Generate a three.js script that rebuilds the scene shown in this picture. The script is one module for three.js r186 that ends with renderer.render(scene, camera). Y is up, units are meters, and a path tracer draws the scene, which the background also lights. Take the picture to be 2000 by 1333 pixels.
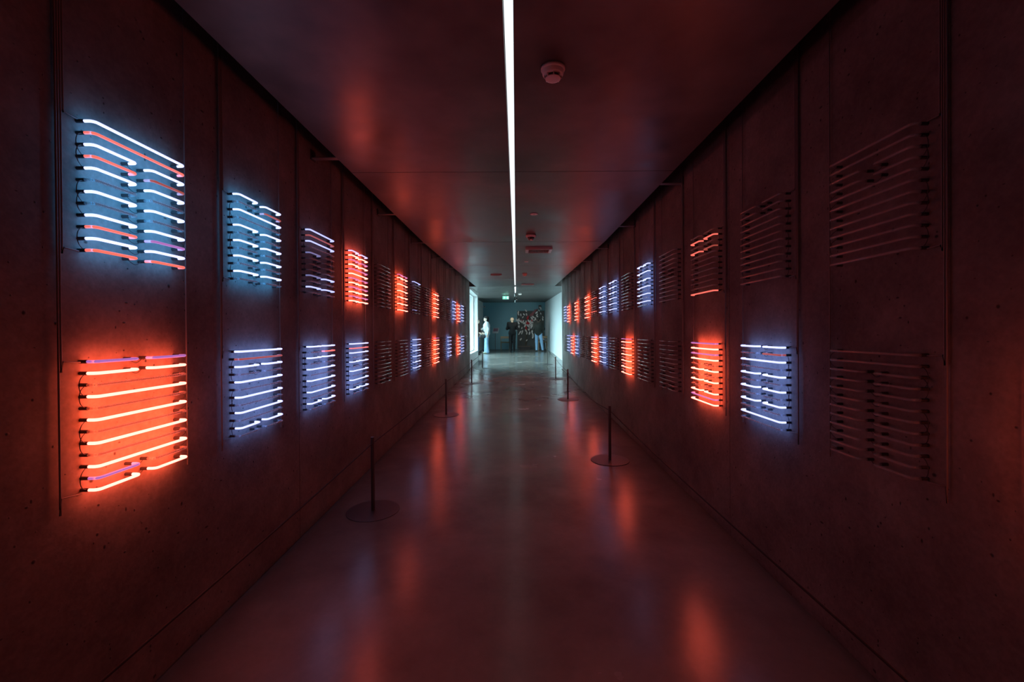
import * as THREE from 'three';
import { mergeGeometries, mergeVertices } from 'three/addons/utils/BufferGeometryUtils.js';
import { RoundedBoxGeometry } from 'three/addons/geometries/RoundedBoxGeometry.js';
import { MarchingCubes } from 'three/addons/objects/MarchingCubes.js';
import { RectAreaLightUniformsLib } from 'three/addons/lights/RectAreaLightUniformsLib.js';

// ---------------------------------------------------------------- camera, sky, exposure
RectAreaLightUniformsLib.init();
const scene = new THREE.Scene();
const EYE = 1.45, RAMP = 0.021, RAMP_END = 21.5;            // metres; the floor is a ramp that rises away from the camera
const FOCAL = 865;                                          // pixels of the 2000 x 1333 frame
const camera = new THREE.PerspectiveCamera(2 * Math.atan(666.5 / FOCAL) * 180 / Math.PI, 2000 / 1333, 0.05, 200);
camera.position.set(0, EYE, 0);
camera.rotation.order = 'YXZ';
camera.rotation.set(-0.35 * Math.PI / 180, 0, -0.38 * Math.PI / 180);
camera.setViewOffset(2000, 1333, -8, 11, 2000, 1333);
const skyData = new Float32Array(64 * 32 * 4);               // even overcast sky, a little brighter overhead, over darker ground
for (let y = 0; y < 32; y++) for (let x = 0; x < 64; x++) {
  const up = Math.sin(((y + 0.5) / 32 - 0.5) * Math.PI), L = up > 0 ? 0.8 + 0.7 * up : 0.22;
  skyData.set([0.6 * L, 0.9 * L, 1.0 * L, 1], (y * 64 + x) * 4);
}
const SKY = new THREE.DataTexture(skyData, 64, 32, THREE.RGBAFormat, THREE.FloatType);
SKY.mapping = THREE.EquirectangularReflectionMapping; SKY.magFilter = THREE.LinearFilter; SKY.needsUpdate = true;
scene.background = SKY;
scene.backgroundIntensity = 15;
const renderer = new THREE.WebGLRenderer();
renderer.toneMapping = THREE.LinearToneMapping;
renderer.toneMappingExposure = 1.0;
renderer.shadowMap.enabled = true;

// ---------------------------------------------------------------- helpers
let seed = 20240517;
const rnd = () => { seed = (seed * 1664525 + 1013904223) >>> 0; return seed / 4294967296; };
const P = (x, yRel, depth) => new THREE.Vector3(x, EYE + yRel, -depth);      // yRel: metres above the lens
const floorY = (d) => RAMP * Math.min(d, RAMP_END);
const ceilY = (d) => EYE + 1.27 + 0.028 * Math.max(0, d - 6.2);
const ordinal = ['', 'first', 'second', 'third', 'fourth', 'fifth', 'sixth', 'seventh', 'eighth', 'ninth', 'tenth', 'eleventh', 'twelfth', 'thirteenth', 'fourteenth', 'fifteenth', 'sixteenth'];
const taken = new Map();
const numbered = (name) => { const n = taken.get(name) || 0; taken.set(name, n + 1); return n ? name + '_' + String(n).padStart(3, '0') : name; };
function tag(o, label, category, group, kind) {
  if (label) o.userData.label = label;
  if (category) o.userData.category = category;
  if (group) o.userData.group = group;
  if (kind) o.userData.kind = kind;
  return o;
}
function thing(name, label, category, pos = [0, 0, 0], turn = 0, group) {
  const o = new THREE.Group(); o.name = numbered(name); o.position.set(...pos); o.rotation.y = turn; scene.add(o);
  return tag(o, label, category, group);
}
function part(name, geo, mat, parent) {
  const m = new THREE.Mesh(geo, mat); m.name = name; m.castShadow = m.receiveShadow = true; parent.add(m); return m;
}
function structure(name, geo, mat, label) {
  const m = geo ? new THREE.Mesh(geo, mat) : new THREE.Group(); m.name = name; m.castShadow = m.receiveShadow = true; scene.add(m);
  return tag(m, label, 'structure', null, 'structure');
}
// a six-sided block from its eight corners, flat faces, uv in metres: corners as [x0/x1][y0/y1][d0/d1]
function hexa(c) {
  const v = (i, j, k) => c[(i * 2 + j) * 2 + k];
  const faces = [
    [v(0, 0, 0), v(1, 0, 0), v(1, 1, 0), v(0, 1, 0)], [v(1, 0, 1), v(0, 0, 1), v(0, 1, 1), v(1, 1, 1)],
    [v(0, 0, 1), v(0, 0, 0), v(0, 1, 0), v(0, 1, 1)], [v(1, 0, 0), v(1, 0, 1), v(1, 1, 1), v(1, 1, 0)],
    [v(0, 1, 0), v(1, 1, 0), v(1, 1, 1), v(0, 1, 1)], [v(0, 0, 1), v(1, 0, 1), v(1, 0, 0), v(0, 0, 0)]];
  const pos = [], uv = [];
  for (const f of faces) {
    const n = new THREE.Vector3().subVectors(f[1], f[0]).cross(new THREE.Vector3().subVectors(f[3], f[0]));
    const a = [Math.abs(n.x), Math.abs(n.y), Math.abs(n.z)], w = a.indexOf(Math.max(...a));
    for (const k of [0, 1, 2, 0, 2, 3]) {
      pos.push(f[k].x, f[k].y, f[k].z);
      uv.push(...(w === 0 ? [f[k].z, f[k].y] : w === 1 ? [f[k].x, f[k].z] : [f[k].x, f[k].y]));
    }
  }
  const g = new THREE.BufferGeometry();
  g.setAttribute('position', new THREE.Float32BufferAttribute(pos, 3));
  g.setAttribute('uv', new THREE.Float32BufferAttribute(uv, 2));
  g.computeVertexNormals();
  return g;
}
// block between two depths; y0 and y1 may be functions of depth
function slab(x0, x1, y0, y1, d0, d1) {
  const f = (y, d) => (typeof y === 'function' ? y(d) : y), c = [];
  for (const x of [x0, x1]) for (const y of [y0, y1]) for (const d of [d0, d1]) c.push(new THREE.Vector3(x, f(y, d), -d));
  return hexa(c);
}
const box = (w, h, d, x = 0, y = 0, z = 0, r = 0) => (r ? new RoundedBoxGeometry(w, h, d, 2, r) : new THREE.BoxGeometry(w, h, d)).translate(x, y, z);
const cyl = (r0, r1, h, n = 24) => new THREE.CylinderGeometry(r0, r1, h, n);
const lathe = (pts, n = 32) => new THREE.LatheGeometry(pts.map(([x, y]) => new THREE.Vector2(x, y)), n);
function wire(points, r, segs = 12, radial = 6) {
  return new THREE.TubeGeometry(new THREE.CatmullRomCurve3(points.map((p) => new THREE.Vector3(...p)), false, 'catmullrom', 0.5), segs, r, radial);
}

// ---------------------------------------------------------------- procedural textures
function noiseGrid(n) { const a = new Float32Array(n * n); for (let i = 0; i < a.length; i++) a[i] = rnd(); return a; }
function fbm(size, cells, octaves, fall = 0.5) {                 // tiling value noise, 0..1
  const out = new Float32Array(size * size); let amp = 1, total = 0;
  for (let o = 0; o < octaves; o++) {
    const n = cells << o, g = noiseGrid(n);
    for (let y = 0; y < size; y++) {
      const fy = y / size * n, iy = Math.floor(fy), ty = fy - iy, sy = ty * ty * (3 - 2 * ty), r0 = (iy % n) * n, r1 = ((iy + 1) % n) * n;
      for (let x = 0; x < size; x++) {
        const fx = x / size * n, ix = Math.floor(fx), tx = fx - ix, sx = tx * tx * (3 - 2 * tx), c0 = ix % n, c1 = (ix + 1) % n;
        const a = g[r0 + c0] + (g[r0 + c1] - g[r0 + c0]) * sx, b = g[r1 + c0] + (g[r1 + c1] - g[r1 + c0]) * sx;
        out[y * size + x] += amp * (a + (b - a) * sy);
      }
    }
    total += amp; amp *= fall;
  }
  for (let i = 0; i < out.length; i++) out[i] /= total;
  return out;
}
function texture(size, fn, srgb, metres) {
  const d = new Uint8Array(size * size * 4);
  for (let i = 0; i < size * size; i++) {
    const v = fn(i, i % size, Math.floor(i / size)), c = Array.isArray(v) ? v : [v, v, v];
    for (let k = 0; k < 3; k++) d[i * 4 + k] = Math.max(0, Math.min(255, c[k] * 255));
    d[i * 4 + 3] = 255;
  }
  const t = new THREE.DataTexture(d, size, size); t.wrapS = t.wrapT = THREE.RepeatWrapping; t.magFilter = THREE.LinearFilter; t.minFilter = THREE.LinearMipmapLinearFilter;
  t.generateMipmaps = true; if (srgb) t.colorSpace = THREE.SRGBColorSpace; t.repeat.set(1 / metres, 1 / metres); t.needsUpdate = true; return t;
}
const S = 1024;
const coarse = fbm(S, 4, 5), medium = fbm(S, 16, 5), fine = fbm(S, 128, 3, 0.7);
const pits = new Float32Array(S * S);
for (let k = 0; k < 420; k++) {                                   // bug holes in the cast concrete
  const cx = rnd() * S, cy = rnd() * S, r = 0.8 + rnd() * rnd() * 4, sq = 0.6 + rnd() * 0.8;
  for (let y = -8; y <= 8; y++) for (let x = -8; x <= 8; x++) {
    const q = Math.hypot(x * sq, y / sq) / r; if (q > 1) continue;
    const at = ((Math.floor(cy + y) + S) % S) * S + (Math.floor(cx + x) + S) % S; pits[at] = Math.max(pits[at], 1 - q * q);
  }
}
const wallMap = texture(S, (i) => { const v = 0.47 + 0.24 * (coarse[i] - 0.5) + 0.13 * (medium[i] - 0.5) + 0.1 * (fine[i] - 0.5) - 0.3 * pits[i]; return [v, v * 0.965, v * 0.92]; }, true, 2);
const wallBump = texture(S, (i) => 0.7 + 0.25 * (medium[i] - 0.5) + 0.18 * (fine[i] - 0.5) - 0.6 * pits[i], false, 2);
const floorMap = texture(S, (i) => { const v = 0.52 + 0.16 * (coarse[i] - 0.5) + 0.1 * (medium[i] - 0.5) + 0.03 * (fine[i] - 0.5); return [v, v * 0.97, v * 0.93]; }, true, 3);
const floorRough = texture(S, (i) => 0.62 + 0.22 * (coarse[i] - 0.5) + 0.14 * (medium[i] - 0.5), false, 3);
const floorBump = texture(S, (i) => 0.5 + 0.7 * (medium[i] - 0.5) + 0.12 * (fine[i] - 0.5), false, 3);
const ceilMap = texture(S, (i) => { const v = 0.4 + 0.2 * (coarse[i] - 0.5) + 0.18 * (medium[i] - 0.5); return [v, v * 0.96, v * 0.92]; }, true, 2.7);
const ceilRough = texture(S, (i) => 0.68 + 0.36 * (coarse[i] - 0.5) + 0.26 * (medium[i] - 0.5), false, 2.7);

const mat = (o) => new THREE.MeshStandardMaterial(o), phys = (o) => new THREE.MeshPhysicalMaterial(o);
const lin = (r, g, b) => new THREE.Color().setRGB(r, g, b);
const M = {
  wall: mat({ color: 0xffffff, map: wallMap, bumpMap: wallBump, bumpScale: 0.004, roughness: 0.82 }),
  wallWhite: mat({ color: lin(0.72, 0.74, 0.74), roughness: 0.8, bumpMap: wallBump, bumpScale: 0.001 }),
  wallGrey: mat({ color: lin(0.2, 0.42, 0.5), roughness: 0.85, bumpMap: wallBump, bumpScale: 0.001 }),
  floor: mat({ color: 0xffffff, map: floorMap, roughness: 0.4, roughnessMap: floorRough, bumpMap: floorBump, bumpScale: 0.002 }),
  ceil: mat({ color: 0xffffff, map: ceilMap, roughness: 0.58, roughnessMap: ceilRough }),
  white: mat({ color: lin(0.75, 0.76, 0.76), roughness: 0.5 }),
  plasticWhite: mat({ color: lin(0.72, 0.7, 0.68), roughness: 0.4 }),
  plasticDark: mat({ color: lin(0.02, 0.02, 0.022), roughness: 0.35 }),
  boot: mat({ color: lin(0.045, 0.045, 0.047), roughness: 0.55 }),
  cable: mat({ color: lin(0.035, 0.033, 0.033), roughness: 0.5 }),
  conduit: mat({ color: lin(0.2, 0.19, 0.18), roughness: 0.45 }),
  steel: mat({ color: lin(0.34, 0.32, 0.31), roughness: 0.38, metalness: 0.85 }),
  poleSteel: mat({ color: lin(0.1, 0.092, 0.09), roughness: 0.4, metalness: 0.55 }),
  baseSteel: mat({ color: lin(0.13, 0.125, 0.125), roughness: 0.45, metalness: 0.7 }),
  darkSteel: mat({ color: lin(0.1, 0.095, 0.095), roughness: 0.42, metalness: 0.6 }),
  alu: mat({ color: lin(0.55, 0.57, 0.58), roughness: 0.4, metalness: 0.3 }),
  cord: mat({ color: lin(0.02, 0.018, 0.018), roughness: 0.8 }),
  glassTube: phys({ color: lin(0.9, 0.9, 0.9), roughness: 0.14, transmission: 0.82, thickness: 0, ior: 1.7 }),
  pane: phys({ color: lin(0.93, 0.98, 0.98), roughness: 0.0, transmission: 1, thickness: 0, ior: 1.5 }),
  wood: mat({ color: lin(0.36, 0.27, 0.16), roughness: 0.55 }),
};
const glow = (r, g, b, k) => mat({ color: lin(0.6, 0.6, 0.6), roughness: 0.3, emissive: lin(r, g, b), emissiveIntensity: k });
const BLUE = [0.16, 0.34, 1.0], TEAL = [0.03, 0.44, 1.0], RED = [1.0, 0.08, 0.022];
const NEON = {
  B: glow(0.46, 0.5, 1, 1.9), T: glow(0.5, 0.55, 1, 1.8), R: glow(1, 0.155, 0.115, 6.8),
  m: glow(1, 0.17, 0.12, 1.0), d: glow(1, 0.16, 0.1, 0.3), p: glow(0.6, 0.22, 0.75, 0.6), b: glow(0.4, 0.46, 1, 1.6), e: glow(0.4, 0.46, 1, 0.35),
};
const strip = glow(0.9, 0.97, 1, 1.1);

// ---------------------------------------------------------------- the corridor shell
const XL = -1.5, XR = 1.47, TOP = EYE + 2.25, NEAR = -2.2;
const NEON_END_L = 14.3, NEON_END_R = 14.0, BACK = 27;
// floor: poured slabs with a gutter along each wall and one cross joint
const floor = structure('floor', null, null, 'polished concrete ramp floor with dull reflections');
const under = (d) => floorY(d) - 0.2;
part('floor_slab', slab(XL + 0.05, XR - 0.05, under, floorY, NEAR, 8.77), M.floor, floor);
part('floor_slab', slab(XL + 0.05, XR - 0.05, under, floorY, 8.785, NEON_END_R), M.floor, floor);
part('floor_slab', slab(-2.3, 2.1, under, floorY, NEON_END_R + 0.004, RAMP_END), M.floor, floor);
part('floor_slab', slab(-2.3, 2.1, under, floorY, RAMP_END + 0.01, BACK + 0.1), M.floor, floor);
part('gutter', mergeGeometries([slab(XL - 0.02, XL + 0.05, under, (d) => floorY(d) - 0.025, NEAR, NEON_END_R), slab(XR - 0.05, XR + 0.02, under, (d) => floorY(d) - 0.025, NEAR, NEON_END_R)]), M.floor, floor);
// side walls: tall cast panels with fine open joints
function panelWall(name, label, side, end) {
  const w = structure(name, null, null, label), x = side < 0 ? XL : XR;
  const cuts = [NEAR]; for (let d = 0.99; d < end - 0.4; d += 2.06) if (d > NEAR + 0.3) cuts.push(d); cuts.push(end);
  for (let i = 0; i + 1 < cuts.length; i++) part('panel', slab(x, x + side * 0.16, -0.3, TOP, cuts[i] + 0.002, cuts[i + 1] - 0.002), M.wall, w);
  part('joint_backing', slab(x + side * 0.012, x + side * 0.2, -0.3, TOP, NEAR, end - 0.01), M.wall, w);
}
panelWall('wall_left', 'concrete wall carrying two rows of neon signs, on the window side', -1, NEON_END_L);
panelWall('wall_right', 'concrete wall carrying two rows of neon signs, opposite the window', 1, NEON_END_R);
structure('wall_back', slab(-2.4, 2.4, -0.3, TOP, NEAR - 0.2, NEAR), M.wall, 'concrete end wall of the corridor');
// ceiling: dark slabs hung between open gaps, slotted for the light strip; a black void above
const ceiling = structure('ceiling', null, null, 'dark burnished ceiling panels with a centre slot');
const EL = -1.287, ER = 1.252, SLOT = -0.022, cuts = [NEAR, 0.8, 3.5, 6.2, 8.9, 11.6, 14.3];
const above = (d) => ceilY(d) + 0.09;
for (let i = 0; i + 1 < cuts.length; i++) {
  part('ceiling_panel', slab(EL, SLOT - 0.022, ceilY, above, cuts[i] + 0.004, cuts[i + 1] - 0.004), M.ceil, ceiling);
  part('ceiling_panel', slab(SLOT + 0.022, ER, ceilY, above, cuts[i] + 0.004, cuts[i + 1] - 0.004), M.ceil, ceiling);
}
part('void_lining', mergeGeometries([slab(-1.7, 1.7, TOP - 0.02, TOP + 0.1, NEAR, NEON_END_L), slab(EL + 0.1, ER - 0.1, above, (d) => above(d) + 0.03, NEAR, 6.2), slab(EL + 0.1, ER - 0.1, above, (d) => above(d) + 0.03, 6.2, NEON_END_L)]), M.wall, ceiling);
part('bulkhead', slab(-2.4, 2.4, (d) => ceilY(NEON_END_L), TOP, NEON_END_L, NEON_END_L + 0.12), M.ceil, ceiling);
for (const [a, b] of [[NEON_END_L + 0.125, 18.4], [18.406, 22.6], [22.606, BACK + 0.1]]) {
  part('ceiling_panel', slab(-2.4, a < 18 ? SLOT - 0.022 : -0.06, ceilY, above, a, b), M.ceil, ceiling);
  part('ceiling_panel', slab(a < 18 ? SLOT + 0.022 : -0.054, 2.2, ceilY, above, a, b), M.ceil, ceiling);
}
// hangers bridging the gap beside the slabs
for (const s of [-1, 1]) for (let k = 0; k < 6; k++) {
  const d = (s < 0 ? 3.29 : 3.9) + 1.55 * k, e = s < 0 ? EL : ER, w = s < 0 ? XL : XR, y = ceilY(d) + 0.03;
  const o = thing('ceiling_hanger', `flat steel arm bridging the ceiling gap, ${ordinal[6 - k]} from daylit end of ${s < 0 ? 'window-side wall' : 'wall facing window'}`, 'bracket', [(e + w) / 2, y, -d], 0, s < 0 ? 'window-side ceiling arms' : 'ceiling arms opposite the window');
  part('arm', box(Math.abs(w - e) + 0.01, 0.006, 0.05, 0, 0, 0), M.steel, o);
  part('wall_plate', box(0.008, 0.07, 0.07, (w - e) / 2 - s * 0.004, 0.02, 0), M.darkSteel, o);
}
// far room
const farLeft = -2.0, farRight = 1.78, W0 = 14.42, W1 = 17.3, SILL = EYE - 0.70;
structure('wall_window_side', mergeGeometries([
  slab(XL - 0.3, XL, -0.1, ceilY, NEON_END_L + 0.002, W0), slab(XL - 0.3, XL, -0.1, SILL, W0, W1), slab(XL - 0.3, XL, ceilY(W0) - 0.06, ceilY, W0, W1),
  slab(farLeft - 0.3, XL, -0.1, ceilY, W1, W1 + 0.22)]), M.wallWhite, 'pale wall with the deep window at the end of the corridor');
const W2 = 17.9, W3 = 21.4;
structure('wall_far_left', mergeGeometries([
  slab(farLeft - 0.3, farLeft, -0.1, ceilY, W1 + 0.22, W2), slab(farLeft - 0.3, farLeft, -0.1, SILL, W2, W3), slab(farLeft - 0.3, farLeft, ceilY(W2) - 0.06, ceilY, W2, W3), slab(farLeft - 0.3, farLeft, -0.1, ceilY, W3, BACK)]), M.wallWhite, 'pale side wall of the far room');
structure('wall_far_right', mergeGeometries([slab(farRight, farRight + 0.2, -0.1, ceilY, NEON_END_R, BACK), slab(XR - 0.01, farRight + 0.2, -0.1, TOP, NEON_END_R + 0.003, NEON_END_R + 0.1)]), M.wallWhite, 'white wall catching daylight opposite the window');
structure('wall_far', slab(-2.4, 2.2, -0.1, ceilY, BACK, BACK + 0.2), M.wallGrey, 'blue grey end wall behind the visitors');
function windowUnit(name, x, d0, d1, label) {
  const w = structure(name, null, null, label), top = ceilY(d0) - 0.06, f = 0.05, xa = x - 0.22, xb = x - 0.16, m = (d0 + d1) / 2;
  part('window_frame', mergeGeometries([slab(xa, xb, SILL, SILL + f, d0, d1), slab(xa, xb, top - f, top, d0, d1), slab(xa, xb, SILL + f, top - f, d0, d0 + f), slab(xa, xb, SILL + f, top - f, d1 - f, d1)]), M.white, w);
  part('mullion', slab(xa, xb, SILL + f, top - f, m - 0.025, m + 0.025), M.white, w);
  part('window_sill', slab(x - 0.17, x + 0.015, SILL, SILL + 0.018, d0 + 0.002, d1 - 0.002), M.white, w);
  part('pane', slab(xb - 0.036, xb - 0.034, SILL + f, top - f, d0 + f, m - 0.025), M.pane, w);
  part('pane', slab(xb - 0.036, xb - 0.034, SILL + f, top - f, m + 0.025, d1 - f), M.pane, w);
}
windowUnit('window_1', XL, W0, W1, 'tall window with deep white reveal');
windowUnit('window_2', farLeft, W2, W3, 'second window round the corner of the far room');

// ---------------------------------------------------------------- ceiling light strip
{
  const o = thing('linear_ceiling_light', 'long thin white light line set in the ceiling slot', 'light', [SLOT, ceilY(10), -10]);
  const segs = [[NEAR + 0.1, 2.0], [2.0, 6.2], [6.2, 10.8], [10.8, 15.4], [15.4, 20.0]];
  for (const [a, b] of segs) {
    const loc = (g) => g.translate(-SLOT, -ceilY(10), 10);
    part('housing', loc(slab(SLOT - 0.0185, SLOT + 0.0185, (d) => ceilY(d) + 0.042, (d) => ceilY(d) + 0.085, a, b)), M.plasticWhite, o);
    part('diffuser_light', loc(slab(SLOT - 0.019, SLOT + 0.019, (d) => ceilY(d) + 0.035, (d) => ceilY(d) + 0.041, a + 0.002, b - 0.002)), strip, o);
    const l = new THREE.RectAreaLight(lin(0.9, 0.97, 1), 0.12, 0.03, b - a);
    l.position.set(0, (ceilY(a) + ceilY(b)) / 2 + 0.033 - ceilY(10), 10 - (a + b) / 2); l.rotation.x = -Math.PI / 2 + Math.atan((ceilY(b) - ceilY(a)) / (b - a)); o.add(l);
  }
}

// ---------------------------------------------------------------- neon hexagram signs
const ROWS = 12, STEP = 0.0402, FULL = 0.428, HALF = 0.185, OUT = 0.058, TUBE = 0.0055;
function sweepTube(len, n, bend) {                                          // straight glass with both ends bent back to the wall; local x along, z out
  const pts = [], r = 0.016, h = OUT;
  pts.push([-len / 2 + 0.006, 0.024]);
  for (let k = 0; k <= bend; k++) { const a = k / bend * Math.PI / 2; pts.push([-len / 2 + 0.006 + r - r * Math.cos(a), h - r + r * Math.sin(a)]); }
  for (let k = bend; k >= 0; k--) { const a = k / bend * Math.PI / 2; pts.push([len / 2 - 0.006 - r + r * Math.cos(a), h - r + r * Math.sin(a)]); }
  pts.push([len / 2 - 0.006, 0.024]);
  const pos = [], nor = [], idx = [];
  pts.forEach(([x, z], i) => {
    const a = pts[Math.max(0, i - 1)], b = pts[Math.min(pts.length - 1, i + 1)], L = Math.hypot(b[0] - a[0], b[1] - a[1]), nx = -(b[1] - a[1]) / L, nz = (b[0] - a[0]) / L;
    for (let k = 0; k < n; k++) { const t = k / n * 2 * Math.PI, c = Math.cos(t), s = Math.sin(t); pos.push(x + nx * c * TUBE, s * TUBE, z + nz * c * TUBE); nor.push(nx * c, s, nz * c); }
  });
  for (let i = 0; i + 1 < pts.length; i++) for (let k = 0; k < n; k++) { const a = i * n + k, b = i * n + (k + 1) % n; idx.push(a, a + n, b, b, a + n, b + n); }
  const g = new THREE.BufferGeometry(); g.setAttribute('position', new THREE.Float32BufferAttribute(pos, 3)); g.setAttribute('normal', new THREE.Float32BufferAttribute(nor, 3)); g.setIndex(idx); return g;
}
const tubeGeo = { full: sweepTube(FULL, 8, 4), half: sweepTube(HALF, 8, 4) }, tubeFar = { full: sweepTube(FULL, 6, 2), half: sweepTube(HALF, 6, 2) };
const bootGeo = mergeGeometries([cyl(0.0066, 0.0066, 0.022, 10).rotateX(Math.PI / 2).translate(0, 0, 0.011), cyl(0.0064, 0.0066, 0.005, 10).rotateX(Math.PI / 2).translate(0, 0, 0.0245)]);
// side, column (0 = first fully in view, 14 = at the daylit end), upper or lower; six lines from the top (1 whole, 0 broken); mode B / T (blue) R (red) O (off);
// extra: tube rows that differ, b0..b5 the blue tubes, r0..r5 the red ones, one character per tube from the near end
function neonSign(side, k, upper, pattern, mode, extra = {}) {
  const left = side < 0, near = left ? 1.515 + 0.795 * k : 1.575 + 0.79 * k, mid = near + FULL / 2, top = EYE + (upper ? 0.735 : -0.09), low = top - STEP * (ROWS - 1);
  const glows = { B: 'blue-lit', T: 'blue-lit', R: 'red-lit', O: 'unlit' }[mode];
  const partly = mode === 'O' && Object.keys(extra).length;
  const o = thing('neon_sign', `${partly ? 'mostly dark' : glows} neon sign, ${upper ? 'upper' : 'lower'} row, ${ordinal[15 - k]} column from daylit end of ${left ? 'window-side wall' : 'wall facing window'}`, 'neon sign',
    [left ? XL : XR, low, -mid], left ? Math.PI / 2 : -Math.PI / 2, left ? 'neon signs on the window-side wall' : 'neon signs on the wall facing the window');
  const at = (u) => (left ? u - FULL / 2 : FULL / 2 - u);         // u runs from the near end (0) to the far end
  const detailed = k < 7, boots = [], wires = [];
  for (let line = 0; line < 6; line++) for (const tint of ['b', 'r']) {
    const row = line * 2 + (tint === 'b' ? 0 : 1), y = STEP * (ROWS - 1 - row), whole = pattern[line] === '1';
    const base = (tint === 'b') === (mode !== 'R') && mode !== 'O' ? mode : '.';
    const state = extra[tint + line] || (whole ? base : base + base);
    (whole ? [[FULL / 2, FULL]] : [[HALF / 2, HALF], [FULL - HALF / 2, HALF]]).forEach(([u, len], n) => {
      const t = part('neon_tube', (k < 4 ? tubeGeo : tubeFar)[whole ? 'full' : 'half'], NEON[state[n]] || M.glassTube, o); t.position.set(at(u), y, 0);
      for (const e of [-1, 1]) {
        if (detailed) part('electrode', bootGeo, M.boot, t).position.set(e * (len / 2 - 0.006), 0, 0);
        else boots.push(bootGeo.clone().translate(at(u) + e * (len / 2 - 0.006), y, 0));
      }
    });
    if (!whole) wires.push(wire([[at(HALF - 0.006), y, 0.012], [at(FULL / 2), y - 0.018, 0.016], [at(FULL - HALF + 0.006), y, 0.012]], 0.0016, 8, 4));
    const nearSide = (line + (tint === 'b' ? 1 : 0)) % 2 === 0;
    if (line < 5) { const u = nearSide ? 0.006 : FULL - 0.006, s = nearSide ? -1 : 1; wires.push(wire([[at(u), y, 0.02], [at(u + s * 0.026), y - STEP * 0.4, 0.028], [at(u + s * 0.034), y - STEP, 0.03], [at(u + s * 0.026), y - STEP * 1.6, 0.028], [at(u), y - STEP * 2, 0.02]], 0.0016, 12, 4)); }
  }
  if (detailed) wires.forEach((g) => part('jumper_wire', g, M.cable, o));
  else { part('electrodes', mergeGeometries(boots), M.boot, o).userData.kind = 'stuff'; part('jumper_wires', mergeGeometries(wires), M.cable, o).userData.kind = 'stuff'; }
  const fy = STEP * (ROWS - 1);
  if (mode !== 'O') {                                               // the light of the tubes, towards the wall and into the corridor
    const [c, a, b] = mode === 'R' ? [RED, 7.4, 3.4] : mode === 'T' ? [TEAL, 2.5, 0.06] : [BLUE, 1.9, 0.06];
    for (const [z, turn, L] of [[OUT - 0.007, Math.PI, a], [OUT + 0.012, 0, b]]) {
      const l = new THREE.RectAreaLight(lin(...c), L, FULL, STEP * ROWS);
      l.position.set(0, fy / 2, z); l.rotation.y = turn + Math.PI; o.add(l);
    }
  }
}
const SIGNS = {
  L: [
    [-1, '110010', 'O', {}, '001011', 'O', {}],
    [0, '100000', 'T', { r0: 'm', r1: 'md', r4: 'mp', r5: 'mm' }, '011110', 'R', { b0: 'pp', b5: 'p.' }],
    [1, '010000', 'T', { r0: '.d' }, '101110', 'B', { r0: 'd' }],
    [2, '110000', 'O', { b0: 'b', b1: 'b', b2: 'e.', b4: 'eb', b5: 'bb', r0: 'd' }, '001110', 'B', { r0: '.m' }],
    [3, '001000', 'R', { b0: 'bb', b1: 'pp', b2: 'p', b3: 'pp', b4: 'pp', b5: 'pp' }, '110110', 'B', { r0: 'm' }],
    [4, '101000', 'O', {}, '010110', 'O', {}],
    [5, '011001', 'R', { b0: 'pp' }, '100111', 'O', {}],
    [6, '111000', 'O', { b0: 'b', b5: 'e.' }, '110101', 'B', {}],
    [7, '000100', 'O', {}, '101101', 'O', {}],
    [8, '011011', 'R', {}, '111101', 'R', { b0: 'p' }],
    [9, '100100', 'O', {}, '001101', 'O', {}],
    [10, '010100', 'O', { b0: 'e.' }, '110011', 'B', {}],
    [11, '110100', 'B', {}, '001001', 'O', {}],
    [12, '101010', 'R', {}, '010011', 'R', {}],
    [13, '001100', 'B', {}, '101011', 'B', {}],
    [14, '011100', 'O', {}, '100011', 'O', {}]],
  R: [
    [-1, '111100', 'O', { b1: 'T', b2: 'T' }, '010101', 'R', {}],
    [0, '101111', 'O', {}, '100000', 'O', {}],
    [1, '011111', 'O', {}, '010001', 'B', { r0: 'd.' }],
    [2, '001111', 'O', { r0: 'mm', r1: 'dm', r5: 'm' }, '110001', 'R', { b0: 'p', b1: 'p', b5: 'p' }],
    [3, '110111', 'O', {}, '001010', 'O', {}],
    [4, '010111', 'B', {}, '100101', 'O', {}],
    [5, '100110', 'O', {}, '111111', 'R', { b0: 'p' }],
    [6, '000111', 'B', {}, '101001', 'O', {}],
    [7, '110111', 'B', {}, '111011', 'B', {}],
    [8, '011101', 'O', { r1: 'm', r4: 'mm' }, '100010', 'R', { b0: 'b' }],
    [9, '101100', 'R', {}, '010010', 'O', {}],
    [10, '001011', 'O', {}, '110010', 'O', {}],
    [11, '111001', 'R', {}, '011000', 'B', {}],
    [12, '000011', 'O', {}, '101110', 'R', { b0: 'b' }],
    [13, '111010', 'R', {}, '000001', 'B', {}],
    [14, '010110', 'B', {}, '000000', 'O', {}]],
};
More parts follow.
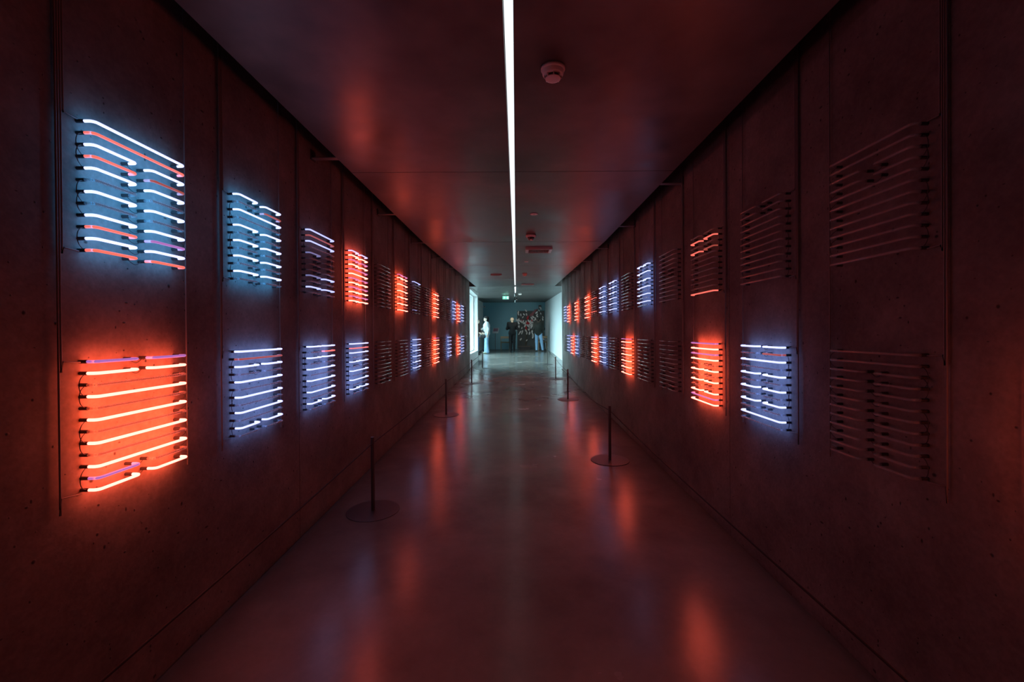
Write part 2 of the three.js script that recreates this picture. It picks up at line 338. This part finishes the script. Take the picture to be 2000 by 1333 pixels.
// power cables come down the wall from the ceiling gap and hook into the first and last rows of both signs of a column
function cableBundle(side, k) {
  const left = side < 0, near = left ? 1.515 + 0.795 * k : 1.575 + 0.79 * k, low = EYE - 0.09 - STEP * (ROWS - 1), rise = TOP - 0.1 - low, up = 0.825, fy = STEP * (ROWS - 1);
  const o = thing('power_cables', `thin power cables beside the ${ordinal[15 - k]} sign column from daylit end of ${left ? 'window-side wall' : 'wall facing window'}`, 'cables', [left ? XL : XR, low, -(near + FULL / 2)], left ? Math.PI / 2 : -Math.PI / 2, left ? 'power cables on the window-side wall' : 'power cables on the wall facing the window');
  const at = (u) => (left ? u - FULL / 2 : FULL / 2 - u);
  const hook = (name, u0, y, u1) => { const s = Math.sign(u1 - u0), r = 0.02; part(name, wire([[at(u0), rise, 0.012], [at(u0), (rise + y) / 2, 0.012], [at(u0), y + r * 2.2, 0.012], [at(u0), y + r, 0.012], [at(u0 + s * r * 0.3), y + r * 0.3, 0.012], [at(u0 + s * r), y, 0.012], [at(u1), y + 0.003, 0.013]], 0.0032, 40, 6), M.conduit, o); };
  hook('feed_cable', -0.052, up + fy, -0.006); hook('feed_cable', -0.06, up - 0.008, -0.006); hook('feed_cable', -0.068, fy - 0.004, -0.006); hook('feed_cable', -0.076, -0.012, -0.006); hook('return_cable', FULL + 0.055, 0, FULL + 0.006);
}
for (const [k] of SIGNS.L) cableBundle(-1, k);
for (const [k] of SIGNS.R) cableBundle(1, k);
for (const [k, pu, mu, eu, pl, ml, el] of SIGNS.L) { neonSign(-1, k, true, pu, mu, eu); neonSign(-1, k, false, pl, ml, el); }
for (const [k, pu, mu, eu, pl, ml, el] of SIGNS.R) { neonSign(1, k, true, pu, mu, eu); neonSign(1, k, false, pl, ml, el); }

// ---------------------------------------------------------------- rope barriers
const POST_H = 0.575, CORD_H = 0.525;
const posts = { L: [[-1.1, -0.2], [-1.12, 3.434], [-1.12, 7.04], [-1.085, 10.75], [-1.09, 14.3]], R: [[1.0, 1.0], [0.98, 4.66], [0.975, 8.4], [1.02, 11.5], [1.1, 15.6]] };
const baseGeo = lathe([[0, 0], [0.2, 0], [0.2, 0.003], [0.197, 0.006], [0.03, 0.0065], [0, 0.0065]], 48);
const postGeo = lathe([[0, 0], [0.0145, 0], [0.0145, POST_H - 0.002], [0.0125, POST_H], [0, POST_H]], 20);
const nth = ['first', 'second', 'third', 'fourth', 'fifth'];
for (const s of ['L', 'R']) posts[s].forEach(([x, d], i) => {
  const wall = s === 'L' ? 'window-side wall' : 'wall facing window', from = nth[4 - i];
  const o = thing('barrier_post', `low steel post on round base, ${from} from daylit end along ${wall}`, 'barrier post', [x, floorY(d), -d], 0, s === 'L' ? 'barrier posts on the window side' : 'barrier posts facing the window');
  part('base', baseGeo, M.baseSteel, o).rotation.x = Math.atan(RAMP);
  part('pole', postGeo, M.poleSteel, o);
  part('collar', cyl(0.0155, 0.0155, 0.012, 20).translate(0, CORD_H, 0), M.darkSteel, o);
  if (i < posts[s].length - 1) {
    const [x1, d1] = posts[s][i + 1], a = [x, floorY(d) + CORD_H, -d], b = [x1, floorY(d1) + CORD_H, -d1], q = (t, sag) => a.map((v, n) => v + (b[n] - v) * t - (n === 1 ? sag : 0));
    const sag = s === 'R' && i === 1 ? 0.09 : 0.02;
    const c = part(numbered('rope_barrier_line'), wire([q(0.0045, 0), q(0.25, sag * 0.75), q(0.5, sag), q(0.75, sag * 0.75), q(0.9955, 0)], 0.0045, 40, 6), M.cord, scene);
    tag(c, `thin black cord strung between low posts, ${nth[3 - i]} span from daylit end along ${wall}`, 'cord', s === 'L' ? 'barrier cords on the window side' : 'barrier cords facing the window');
  }
});

// ---------------------------------------------------------------- ceiling fittings
function detector(x, d, label) {
  const o = thing('smoke_detector', label, 'smoke detector', [x, ceilY(d), -d]);
  part('mounting_base', lathe([[0, 0], [0.058, 0], [0.058, -0.012], [0.054, -0.018], [0, -0.018]]), M.plasticWhite, o);
  part('dome', lathe([[0.052, -0.018], [0.05, -0.034], [0.043, -0.04], [0, -0.04]]), M.plasticWhite, o);
  part('sensor_slots', cyl(0.034, 0.034, 0.012, 32).translate(0, -0.046, 0), M.plasticDark, o);
  for (let k = 0; k < 8; k++) { const a = k / 8 * Math.PI * 2; part('rib', box(0.005, 0.013, 0.014, 0, -0.046, 0.036).rotateY(a), M.plasticWhite, o); }
  part('cap', lathe([[0, -0.051], [0.038, -0.051], [0.036, -0.056], [0.02, -0.06], [0, -0.06]]), M.plasticWhite, o);
}
detector(0.185, 2.13, 'white dome smoke detector beside the light line, larger in view and alone');
detector(0.21, 10.4, 'white smoke detector on the ceiling level with the slotted air grille');
for (const [x, d, l] of [[0.2, 4.75, 'flat round white ceiling disc between detector and security camera'], [0.2, 8.3, 'flat round white ceiling disc beyond the square air vent']]) {
  const o = thing('ceiling_disc', l, 'ceiling fitting', [x, ceilY(d), -d]);
  part('plate', lathe([[0, 0], [0.042, 0], [0.042, -0.003], [0.038, -0.006], [0, -0.006]]), M.plasticWhite, o);
  part('screw', cyl(0.006, 0.006, 0.003, 12).translate(0, -0.007, 0), M.steel, o);
}
{
  const o = thing('security_camera', 'white dome security camera with dark bubble on the ceiling', 'camera', [0.2, ceilY(5.75), -5.75]);
  part('housing', lathe([[0, 0], [0.064, 0], [0.066, -0.02], [0.06, -0.032], [0.045, -0.034], [0, -0.034]]), M.plasticWhite, o);
  part('bubble', new THREE.SphereGeometry(0.045, 24, 12, 0, Math.PI * 2, Math.PI / 2, Math.PI / 2).translate(0, -0.034, 0), phys({ color: lin(0.01, 0.01, 0.012), roughness: 0.05, clearcoat: 1 }), o);
  part('lens', cyl(0.014, 0.014, 0.012, 16).rotateX(Math.PI / 3).translate(0, -0.07, 0.03), M.plasticWhite, o);
}
function grille(x, d, w, len, label, slats, name = 'air_vent') {
  const slope = Math.atan(d > 6.2 ? 0.028 : 0), o = thing(name, label, 'vent', [x, ceilY(d), -d]);
  const put = (n, g, m) => { const p = part(n, g, m, o); p.rotation.x = -slope * -1; return p; };
  for (const s of [-1, 1]) { put('frame_bar', box(0.045, 0.034, len, s * (w / 2 - 0.0225), -0.017, 0), M.alu); put('frame_bar', box(w - 0.09, 0.034, 0.02, 0, -0.017, s * (len / 2 - 0.01)), M.alu); }
  for (let k = 0; k < slats; k++) { const g = box(0.003, 0.03, len - 0.045).rotateZ(0.45).translate((k + 0.5) / slats * (w - 0.1) - (w - 0.1) / 2, -0.017, 0); put('slat', g, M.darkSteel); }
}
grille(0.355, 6.85, 0.4, 0.36, 'square aluminium air vent with dark fins beside the security camera', 13);
grille(-0.46, 10.5, 0.26, 0.1, 'slotted light air grille on the window side of the light line', 8);
grille(0.36, 13.4, 0.38, 0.1, 'dark slot vent where the red ceiling turns pale', 5);
{
  const d = 19.2, o = thing('exit_sign', 'glowing green exit sign hanging from the ceiling', 'exit sign', [-0.44, ceilY(d), -d]);
  part('hanger', box(0.02, 0.04, 0.02, 0, -0.02, 0), M.alu, o);
  part('sign_body', box(0.28, 0.15, 0.03, 0, -0.115, 0, 0.006), M.plasticWhite, o);
  const green = glow(0.04, 0.75, 0.4, 0.9), white = glow(0.75, 1, 0.92, 1.5);
  part('sign_panel', box(0.262, 0.132, 0.004, 0, -0.115, 0.017), green, o);
  // running figure, arrow and door
  part('sign_pictogram', mergeGeometries([cyl(0.012, 0.012, 0.002, 16).rotateX(Math.PI / 2).translate(-0.055, -0.072, 0.02),
    box(0.02, 0.04, 0.002).rotateZ(-0.35).translate(-0.06, -0.104, 0.02), box(0.01, 0.045, 0.002).rotateZ(0.7).translate(-0.076, -0.14, 0.02), box(0.01, 0.045, 0.002).rotateZ(-0.8).translate(-0.045, -0.138, 0.02),
    box(0.04, 0.009, 0.002).rotateZ(0.5).translate(-0.036, -0.098, 0.02), box(0.03, 0.009, 0.002).rotateZ(0.7).translate(-0.084, -0.1, 0.02),
    box(0.05, 0.1, 0.002, 0.09, -0.115, 0.02), box(0.045, 0.012, 0.002, 0.025, -0.115, 0.02)]), white, o);
  const l = new THREE.RectAreaLight(lin(0.1, 1, 0.6), 0.6, 0.26, 0.13); l.position.set(0, -0.115, 0.022); l.rotation.y = Math.PI; o.add(l);
}
function spotlight(x, d, aim, label, power) {
  const o = thing('track_spotlight', label, 'spotlight', [x, ceilY(d), -d]);
  part('base', cyl(0.035, 0.035, 0.02, 20).translate(0, -0.01, 0), M.plasticDark, o);
  part('stem', cyl(0.008, 0.008, 0.07, 10).translate(0, -0.05, 0), M.plasticDark, o);
  const dir = new THREE.Vector3(...aim).sub(new THREE.Vector3(x, ceilY(d) - 0.1, -d)).normalize(), q = new THREE.Quaternion().setFromUnitVectors(new THREE.Vector3(0, -1, 0), dir);
  const h = part('head', lathe([[0, 0.08], [0.03, 0.08], [0.036, 0.07], [0.038, -0.06], [0.034, -0.06], [0.032, -0.04], [0, -0.04]], 24), M.plasticDark, o); h.position.set(0, -0.11, 0); h.quaternion.copy(q);
  const b = part('lamp_face', cyl(0.03, 0.03, 0.004, 20).translate(0, -0.045, 0), glow(1, 0.97, 0.92, 3), h);
  const s = new THREE.SpotLight(lin(1, 0.95, 0.88), power, 0, 0.45, 0.6, 2); s.position.set(x, ceilY(d) - 0.11, -d).addScaledVector(dir, 0.07); s.target.position.set(...aim); s.shadow.radius = 1.5; s.castShadow = true;
  o.attach(s); scene.add(s.target); s.target.updateMatrixWorld();
}
spotlight(-0.05, 20.6, [0.9, 1.6, -26.6], 'black ceiling spotlight at the end of the light line aimed at the flower piece', 7);
spotlight(0.05, 20.9, [0.5, 1.3, -26.6], 'black ceiling spotlight just beyond its twin, beside the light line end', 4);
{
  const o = thing('emergency_lamp', 'small white box lamp on the pale ceiling near the spotlights', 'lamp', [0.17, ceilY(18), -18]);
  part('body', box(0.14, 0.05, 0.08, 0, -0.025, 0, 0.008), M.plasticWhite, o);
  part('lens_lamp', box(0.12, 0.012, 0.06, 0, -0.052, 0), glow(0.9, 1, 1, 1.2), o);
  const l = new THREE.RectAreaLight(lin(0.9, 1, 1), 1, 0.12, 0.06); l.position.set(0, -0.06, 0); l.rotation.x = -Math.PI / 2; o.add(l);
  const c = thing('bullet_camera', 'white security camera high on the far room side wall', 'camera', [farLeft + 0.0, ceilY(26) - 0.3, -25.6]);
  part('wall_mount', cyl(0.04, 0.04, 0.03, 20).rotateZ(Math.PI / 2).translate(0.015, 0, 0), M.plasticWhite, c);
  part('bracket', box(0.12, 0.025, 0.025, 0.08, 0, 0), M.plasticWhite, c);
  part('camera_body', lathe([[0, -0.12], [0.045, -0.12], [0.05, -0.1], [0.05, 0.1], [0, 0.1]], 20).rotateX(Math.PI / 2).translate(0.18, -0.02, 0.03), M.plasticWhite, c);
  part('camera_lens', cyl(0.03, 0.03, 0.01, 16).rotateX(Math.PI / 2).translate(0.18, -0.02, 0.155), M.plasticDark, c);
  const s = thing('wall_speaker', 'small black loudspeaker high in the corner above the flower piece', 'speaker', [1.45, ceilY(BACK) - 0.32, -BACK + 0.0]);
  part('bracket', box(0.04, 0.04, 0.08, 0, 0, 0.04), M.plasticDark, s);
  part('cabinet', box(0.16, 0.24, 0.14, 0, 0, 0.15, 0.015), M.plasticDark, s);
  part('grille', box(0.14, 0.22, 0.006, 0, 0, 0.222), M.plasticDark, s);
}

// ---------------------------------------------------------------- far room furniture
const FY = floorY(30);
{
  const o = thing('information_stand', 'thin metal stand with a slanted notice panel by the end wall', 'stand', [-1.15, FY, -24.4], -0.25);
  part('foot', box(0.3, 0.012, 0.26, 0, 0.006, 0, 0.004), M.darkSteel, o);
  part('pole', cyl(0.014, 0.014, 0.98, 14).translate(0, 0.5, 0), M.darkSteel, o);
  const h = part('panel', box(0.34, 0.36, 0.018, 0, 0, 0, 0.005), M.alu, o); h.position.set(0.04, 1.12, 0.03); h.rotation.x = -0.6;
  part('notice', box(0.26, 0.2, 0.003, 0, 0.04, 0.0105), mat({ color: lin(0.35, 0.19, 0.25), roughness: 0.6 }), h);
  part('caption', box(0.26, 0.05, 0.003, 0, -0.11, 0.0105), mat({ color: lin(0.55, 0.6, 0.62), roughness: 0.6 }), h);
}
function chair(x, d, turn, label) {
  const o = thing('wooden_chair', label, 'chair', [x, FY, -d], turn);
  for (const sx of [-1, 1]) {
    part('leg', box(0.035, 0.46, 0.035, sx * 0.24, 0.23, 0.2, 0.006), M.wood, o);
    part('leg', box(0.035, 0.8, 0.035, sx * 0.24, 0.4, -0.2, 0.006), M.wood, o);
    part('side_rail', box(0.025, 0.04, 0.38, sx * 0.24, 0.43, 0), M.wood, o);
  }
  part('seat', box(0.52, 0.03, 0.46, 0, 0.475, 0, 0.01), M.wood, o);
  part('backrest', box(0.52, 0.13, 0.025, 0, 0.735, -0.2, 0.008), M.wood, o);
  part('front_rail', box(0.46, 0.04, 0.025, 0, 0.43, 0.2), M.wood, o);
}
chair(-0.62, 25.2, Math.PI, 'wooden chair with open back beside the visitor in black');
chair(1.52, 25.4, Math.PI, 'wooden chair half hidden behind the visitor in jeans and dark jacket');
{
  // hanging flower piece: brown backdrop, stems and many small white and red paper blooms on pins
  const d = BACK - 0.06, o = thing('flower_relief', 'dark backdrop covered with white and red paper blooms on stems', 'artwork', [0.9, FY, -d]);
  part('backdrop', box(1.66, 2.3, 0.04, 0, 1.17, 0, 0.01), mat({ color: lin(0.09, 0.1, 0.1), roughness: 0.85 }), o);
  const cream = mat({ color: lin(0.8, 0.8, 0.78), roughness: 0.7 }), crimson = mat({ color: lin(0.5, 0.02, 0.03), roughness: 0.6 }), stemM = mat({ color: lin(0.12, 0.1, 0.06), roughness: 0.8 }), rose = mat({ color: lin(0.3, 0.11, 0.12), roughness: 0.7 });
  const to = (px, py) => [((980 + px / 12.12) - 1008) * (d - 0.2) / FOCAL - 0.9, EYE + (650 - (590 + py / 12.12)) * (d - 0.2) / FOCAL - FY];
  const petal = new THREE.SphereGeometry(1, 8, 6).scale(0.5, 1, 0.28), pos = petal.attributes.position;
  for (let i = 0; i < pos.count; i++) pos.setZ(i, pos.getZ(i) + 0.25 * pos.getY(i) * pos.getY(i)); petal.computeVertexNormals();
  const dots = [[920, 150], [885, 205], [828, 255], [925, 280], [578, 205], [590, 295], [455, 305], [395, 250], [400, 300], [530, 295], [502, 360], [350, 425], [400, 410], [430, 450], [480, 485], [525, 500], [710, 385], [745, 355], [800, 400], [840, 340], [975, 365], [975, 415], [640, 455], [575, 470], [660, 540], [620, 545], [560, 545], [695, 450], [730, 440], [740, 490], [705, 530], [690, 560], [730, 580], [735, 640], [720, 700], [735, 760], [655, 640], [480, 615], [350, 610], [355, 655], [405, 590], [440, 715], [410, 760], [475, 745], [660, 740], [735, 790], [740, 830], [450, 885], [595, 740], [985, 885], [510, 460], [400, 495], [545, 575], [572, 680], [490, 700], [845, 300], [780, 430], [590, 910], [600, 520], [640, 575], [690, 500], [670, 470], [610, 560], [545, 500], [460, 460], [720, 410], [415, 435], [380, 440], [700, 600], [640, 660], [750, 530]];
  for (const [px, py] of dots) {
    const [x, y] = to(px, py), p = part('bloom', petal, cream, o), z = 0.07 + rnd() * 0.16; p.position.set(x, y, z); p.scale.setScalar(0.065 + rnd() * 0.045); p.rotation.set(rnd() * 0.8 - 0.4, rnd() * 0.8 - 0.4, rnd() * 2 - 1);
  }
  for (const [px, py, s, m] of [[620, 375, 0.09, crimson], [610, 400, 0.07, crimson], [600, 495, 0.08, crimson], [640, 500, 0.06, crimson], [580, 610, 0.075, crimson], [575, 640, 0.06, crimson], [715, 440, 0.055, crimson], [490, 440, 0.07, rose], [470, 430, 0.06, rose], [740, 280, 0.11, rose], [700, 300, 0.1, rose], [790, 220, 0.08, rose], [830, 195, 0.07, rose]]) {
    const [x, y] = to(px, py), p = part('red_bloom', petal, m, o); p.position.set(x, y, 0.14 + rnd() * 0.1); p.scale.setScalar(s * 1.4); p.rotation.set(0, 0, rnd() * 3);
  }
  const [bx, by] = to(570, 1060);
  for (const [px, py] of [[580, 640], [430, 450], [740, 790], [885, 205], [580, 300], [450, 885], [975, 400]]) { const [x, y] = to(px, py); part('stem', wire([[bx, by, 0.06], [bx + (x - bx) * 0.15, by + (y - by) * 0.45, 0.1], [x, y, 0.1]], 0.009, 14, 5), stemM, o); }
  const p = thing('plinth_box', 'low black box with brown top in front of the flower piece', 'plinth', [0.5, FY, -26.2]);
  part('body', box(0.66, 0.17, 0.4, 0, 0.085, 0, 0.01), M.plasticDark, p);
  part('top', box(0.68, 0.035, 0.42, 0, 0.188, 0, 0.008), mat({ color: lin(0.16, 0.12, 0.09), roughness: 0.6 }), p);
}

// ---------------------------------------------------------------- people
const V = (x, y, z) => new THREE.Vector3(x, y, z);
const bone = (a, b, ra, rb = ra) => ({ a: V(...a), b: V(...b), ra, rb });
function field(bones, k, res, pad = 0.03) {                      // smooth union of tapered capsules, meshed
  const bb = new THREE.Box3(); for (const { a, b, ra, rb } of bones) for (const [p, r] of [[a, ra], [b, rb]]) { bb.expandByPoint(p.clone().addScalar(r + pad)); bb.expandByPoint(p.clone().addScalar(-r - pad)); }
  const c = bb.getCenter(V(0, 0, 0)), h = bb.getSize(V(0, 0, 0)).multiplyScalar(0.5 * 1.06), mc = new MarchingCubes(res, new THREE.MeshBasicMaterial(), false, false, 90000);
  mc.isolation = 0; const half = res / 2;
  const pre = bones.map(({ a, b, ra, rb }) => { const e = b.clone().sub(a); return [a.x, a.y, a.z, e.x, e.y, e.z, Math.max(e.lengthSq(), 1e-9), ra, rb - ra]; });
  for (let z = 0; z < res; z++) for (let y = 0; y < res; y++) for (let x = 0; x < res; x++) {
    const px = c.x + (x - half) / half * h.x, py = c.y + (y - half) / half * h.y, pz = c.z + (z - half) / half * h.z; let s = 0, m = 1e9;
    for (const q of pre) {
      const dx = px - q[0], dy = py - q[1], dz = pz - q[2]; let t = (dx * q[3] + dy * q[4] + dz * q[5]) / q[6]; t = t < 0 ? 0 : t > 1 ? 1 : t;
      const ex = dx - q[3] * t, ey = dy - q[4] * t, ez = dz - q[5] * t, dist = Math.sqrt(ex * ex + ey * ey + ez * ez) - q[7] - q[8] * t;
      if (m > 1e8) m = dist; else { const w = Math.max(k - Math.abs(m - dist), 0) / k; m = Math.min(m, dist) - w * w * k * 0.25; }
    }
    mc.field[z * res * res + y * res + x] = -m;
  }
  mc.update();
  const n = mc.count, g = new THREE.BufferGeometry(), pos = new Float32Array(n * 3);
  for (let i = 0; i < n; i++) { pos[i * 3] = c.x + mc.positionArray[i * 3] * h.x; pos[i * 3 + 1] = c.y + mc.positionArray[i * 3 + 1] * h.y; pos[i * 3 + 2] = c.z + mc.positionArray[i * 3 + 2] * h.z; }
  g.setAttribute('position', new THREE.BufferAttribute(pos, 3));
  const w = mergeVertices(g, 1e-5); w.computeVertexNormals(); return w;
}
function handBones(wrist, dir, side) {                           // relaxed, slightly curled hand hanging along dir
  const d = V(...dir).normalize(), f = V(0, 0, 1), s = new THREE.Vector3().crossVectors(d, f).normalize(), n = new THREE.Vector3().crossVectors(s, d).normalize(), w = V(...wrist);
  const p = (along, across, out) => { const v = w.clone().addScaledVector(d, along).addScaledVector(n, across).addScaledVector(s, out * side); return [v.x, v.y, v.z]; };
  const list = [bone(p(-0.03, 0, 0), p(0.02, 0, 0), 0.026, 0.024)];
  for (let k = 0; k < 4; k++) list.push(bone(p(0.01, 0.012 - k * 0.008, 0), p(0.085, 0.028 - k * 0.019, 0), 0.017, 0.013));
  [0.075, 0.085, 0.078, 0.06].forEach((len, k) => { const a = 0.028 - k * 0.019; list.push(bone(p(0.085, a, 0), p(0.085 + len * 0.5, a * 1.1, -0.008), 0.0095, 0.0088), bone(p(0.085 + len * 0.5, a * 1.1, -0.008), p(0.085 + len * 0.92, a * 1.1, -0.026), 0.0088, 0.0078)); });
  list.push(bone(p(0.025, 0.022, 0), p(0.06, 0.048, -0.012), 0.014, 0.011), bone(p(0.06, 0.048, -0.012), p(0.095, 0.055, -0.022), 0.0105, 0.0085));
  return list;
}
function person(label, spot, turn, scale, j, look) {
  const o = thing('person', label, 'person', spot, turn); o.scale.setScalar(scale);
  const add = (p, x, y, z) => [p[0] + x, p[1] + y, p[2] + z], skin = mat({ color: lin(...(look.skin || [0.5, 0.34, 0.26])), roughness: 0.55 });
  const hc = j.head, hd = (x, y, z) => { const c = Math.cos(j.turn || 0), s = Math.sin(j.turn || 0); return [hc[0] + x * c + z * s, hc[1] + y, hc[2] - x * s + z * c]; };
  const limbs = [], hands = [];
  for (const s of ['l', 'r']) {
    limbs.push(bone(j[s + 'sh'], j[s + 'el'], 0.048, 0.038), bone(j[s + 'el'], j[s + 'wr'], 0.038, 0.025), bone(j[s + 'hip'], j[s + 'kn'], 0.078, 0.052), bone(j[s + 'kn'], j[s + 'an'], 0.05, 0.034), bone(add(j[s + 'an'], 0, -0.03, -0.02), add(j[s + 'an'], 0, -0.045, 0.13), 0.035, 0.028));
    const dir = V(...j[s + 'wr']).sub(V(...j[s + 'el'])); hands.push(handBones(j[s + 'wr'], [dir.x, dir.y, dir.z], s === 'l' ? 1 : -1));
  }
  const trunk = [bone(add(j.chest, -0.08, 0.03, 0), add(j.chest, 0.08, 0.03, 0), 0.115), bone(j.chest, j.pelvis, 0.125, 0.115), bone(add(j.pelvis, -0.06, 0, 0), add(j.pelvis, 0.06, 0, 0), 0.115), bone(j.lsh, j.rsh, 0.055), bone(add(j.chest, 0, 0.12, 0), hd(0, -0.07, -0.015), 0.062, 0.05)];
  const skull = [bone(hd(0, 0.035, -0.025), hd(0, 0.03, 0.015), 0.088, 0.082), bone(hd(0, -0.03, 0.02), hd(0, -0.075, 0.05), 0.06, 0.036), bone(hd(0, 0.0, 0.085), hd(0, -0.03, 0.112), 0.01, 0.015), bone(hd(-0.02, -0.062, 0.08), hd(0.02, -0.062, 0.08), 0.011), bone(hd(0, -0.07, -0.015), hd(0, -0.15, -0.03), 0.05, 0.055),
    bone(hd(0.083, 0.01, -0.01), hd(0.086, -0.03, 0.0), 0.016, 0.012), bone(hd(-0.083, 0.01, -0.01), hd(-0.086, -0.03, 0.0), 0.016, 0.012)];
  const body = part('body', mergeGeometries([field([...limbs, ...trunk], 0.05, 72), field(skull, 0.02, 60), ...hands.map((h) => field(h, 0.008, 60, 0.01))]), skin, o);
  for (const s of [-1, 1]) part('eye', new THREE.SphereGeometry(0.011, 10, 8).translate(...hd(s * 0.032, 0.008, 0.083)), M.plasticDark, o);
  const puff = (list, r) => list.map((b) => ({ a: b.a, b: b.b, ra: b.ra + r, rb: b.rb + r }));
  const cloth = (name, c, list, k = 0.05, res = 64) => part(name, field(list, k, res), mat({ color: lin(...c), roughness: 0.85 }), o);
  const arms = (short) => ['l', 'r'].flatMap((s) => { const e = V(...j[s + 'el']), w = e.clone().lerp(V(...j[s + 'wr']), short); return [bone(j[s + 'sh'], j[s + 'el'], 0.066, 0.056), bone(j[s + 'el'], [w.x, w.y, w.z], 0.055, 0.046)]; });
  cloth(look.topName, look.top, [...puff(trunk.slice(0, 2), look.loose || 0.018), ...puff([trunk[2]], look.hem ? 0.016 : -0.01), bone(j.lsh, j.rsh, 0.07), ...arms(look.sleeve)], 0.06, 72);
  cloth('trousers', look.legs, [...puff([trunk[2]], 0.012), ...['l', 'r'].flatMap((s) => [bone(j[s + 'hip'], j[s + 'kn'], 0.094, 0.072), bone(j[s + 'kn'], add(j[s + 'an'], 0, -0.0, -0.005), 0.074, look.flare || 0.062)])], 0.035, 72);
  for (const s of ['l', 'r']) cloth('shoe', look.shoes, [bone(add(j[s + 'an'], 0, -0.035, -0.03), add(j[s + 'an'], 0, -0.045, 0.14), 0.044, 0.036)], 0.02, 32);
  if (look.hair) cloth('hair', look.hair, look.hairLong
    ? [bone(hd(0, 0.055, -0.035), hd(0, 0.06, 0.01), 0.094, 0.086), bone(hd(0, 0.03, -0.07), hd(0, -0.16, -0.085), 0.07, 0.045), bone(hd(0.07, 0.0, -0.03), hd(0.06, -0.15, -0.05), 0.035, 0.022), bone(hd(-0.07, 0.0, -0.03), hd(-0.06, -0.15, -0.05), 0.035, 0.022)]
    : [bone(hd(0, 0.055, -0.035), hd(0, 0.065, 0.005), 0.09, 0.082), bone(hd(0, 0.02, -0.05), hd(0, -0.05, -0.055), 0.07, 0.05)], 0.03, 48);
  return o;
}
const stand = (extra = {}) => ({ pelvis: [0, 0.95, 0], chest: [0, 1.28, 0], head: [0, 1.615, 0.02], lsh: [0.185, 1.42, 0], rsh: [-0.185, 1.42, 0], lel: [0.23, 1.13, -0.03], rel: [-0.23, 1.13, -0.03], lwr: [0.24, 0.88, 0.05], rwr: [-0.24, 0.88, 0.05],
  lhip: [0.09, 0.92, 0], rhip: [-0.09, 0.92, 0], lkn: [0.1, 0.5, 0.015], rkn: [-0.1, 0.5, 0.015], lan: [0.11, 0.085, -0.02], ran: [-0.11, 0.085, -0.02], ...extra });
person('person in black top and trousers with pale cropped head, arms folded, facing the end wall', [-0.2, FY, -23], Math.PI + 0.1, 1.04,
  stand({ lel: [0.25, 1.16, 0.08], rel: [-0.27, 1.17, 0.06], lwr: [0.02, 1.2, 0.2], rwr: [-0.02, 1.12, 0.22], head: [0, 1.6, 0.04], lan: [0.08, 0.085, -0.02], ran: [-0.08, 0.085, -0.02], lkn: [0.085, 0.5, 0.01], rkn: [-0.085, 0.5, 0.01] }),
  { topName: 'shirt', top: [0.006, 0.006, 0.007], sleeve: 0.85, hem: true, legs: [0.007, 0.007, 0.008], shoes: [0.01, 0.01, 0.01], skin: [0.62, 0.45, 0.3] });
person('person in dark jacket and light blue jeans standing before the flower piece', [1.17, FY, -23.2], Math.PI - 0.15, 1.04,
  stand({ head: [0, 1.6, 0.06], lel: [0.26, 1.14, -0.02], rel: [-0.27, 1.14, -0.02], lwr: [0.17, 0.95, 0.16], rwr: [-0.17, 0.95, 0.16], lan: [0.1, 0.085, 0.05], ran: [-0.22, 0.085, -0.03], lkn: [0.1, 0.5, 0.05], rkn: [-0.16, 0.5, 0.0] }),
  { topName: 'jacket', top: [0.022, 0.022, 0.018], sleeve: 0.95, loose: 0.035, hem: true, legs: [0.3, 0.47, 0.68], shoes: [0.015, 0.015, 0.016], hair: [0.015, 0.013, 0.012], skin: [0.45, 0.3, 0.22] });
const woman = person('person with shoulder-length dark hair, white blouse and pale jeans, turned towards the window', [-1.42, floorY(21.5), -21.4], -Math.PI / 2 + 0.25, 1.03,
  stand({ head: [0, 1.61, 0.03], lsh: [0.165, 1.41, 0], rsh: [-0.165, 1.41, 0], lel: [0.21, 1.13, -0.05], rel: [-0.2, 1.16, 0.1], lwr: [0.22, 0.9, 0.0], rwr: [-0.08, 1.12, 0.28], lan: [0.09, 0.085, -0.02], ran: [-0.08, 0.085, 0.04] }),
  { topName: 'blouse', top: [0.4, 0.42, 0.44], sleeve: 0.35, loose: 0.03, hem: true, legs: [0.22, 0.36, 0.5], flare: 0.085, shoes: [0.4, 0.45, 0.35], hair: [0.012, 0.01, 0.01], hairLong: true, skin: [0.55, 0.4, 0.32] });
{
  const b = thing('shoulder_bag', 'black bag held in front of the white blouse', 'bag', [-1.63, floorY(21.4) + 0.8, -21.25], 0.4);
  part('bag_body', field([bone([-0.08, 0.06, 0], [0.1, 0.04, 0], 0.09, 0.1), bone([-0.1, 0.2, 0], [0.08, 0.22, 0], 0.05, 0.06)], 0.08, 48), M.boot, b);
  part('strap', wire([[-0.1, 0.22, 0], [-0.06, 0.4, 0.01], [0.03, 0.44, 0.01], [0.08, 0.24, 0]], 0.01, 16, 6), M.boot, b);
}
person('person in brown top and blue jeans, half hidden by the window wall', [-1.84, floorY(20.4), -20.4], Math.PI / 2 - 0.5, 0.98,
  stand({ head: [0, 1.58, 0.08], rel: [-0.24, 1.14, 0.02], rwr: [-0.14, 1.05, 0.24], lwr: [0.12, 1.05, 0.26], lel: [0.24, 1.14, 0.04] }),
  { topName: 'sweater', top: [0.085, 0.045, 0.04], sleeve: 0.9, loose: 0.03, hem: true, legs: [0.05, 0.14, 0.36], shoes: [0.02, 0.02, 0.03], hair: [0.03, 0.02, 0.016] });

renderer.render(scene, camera);
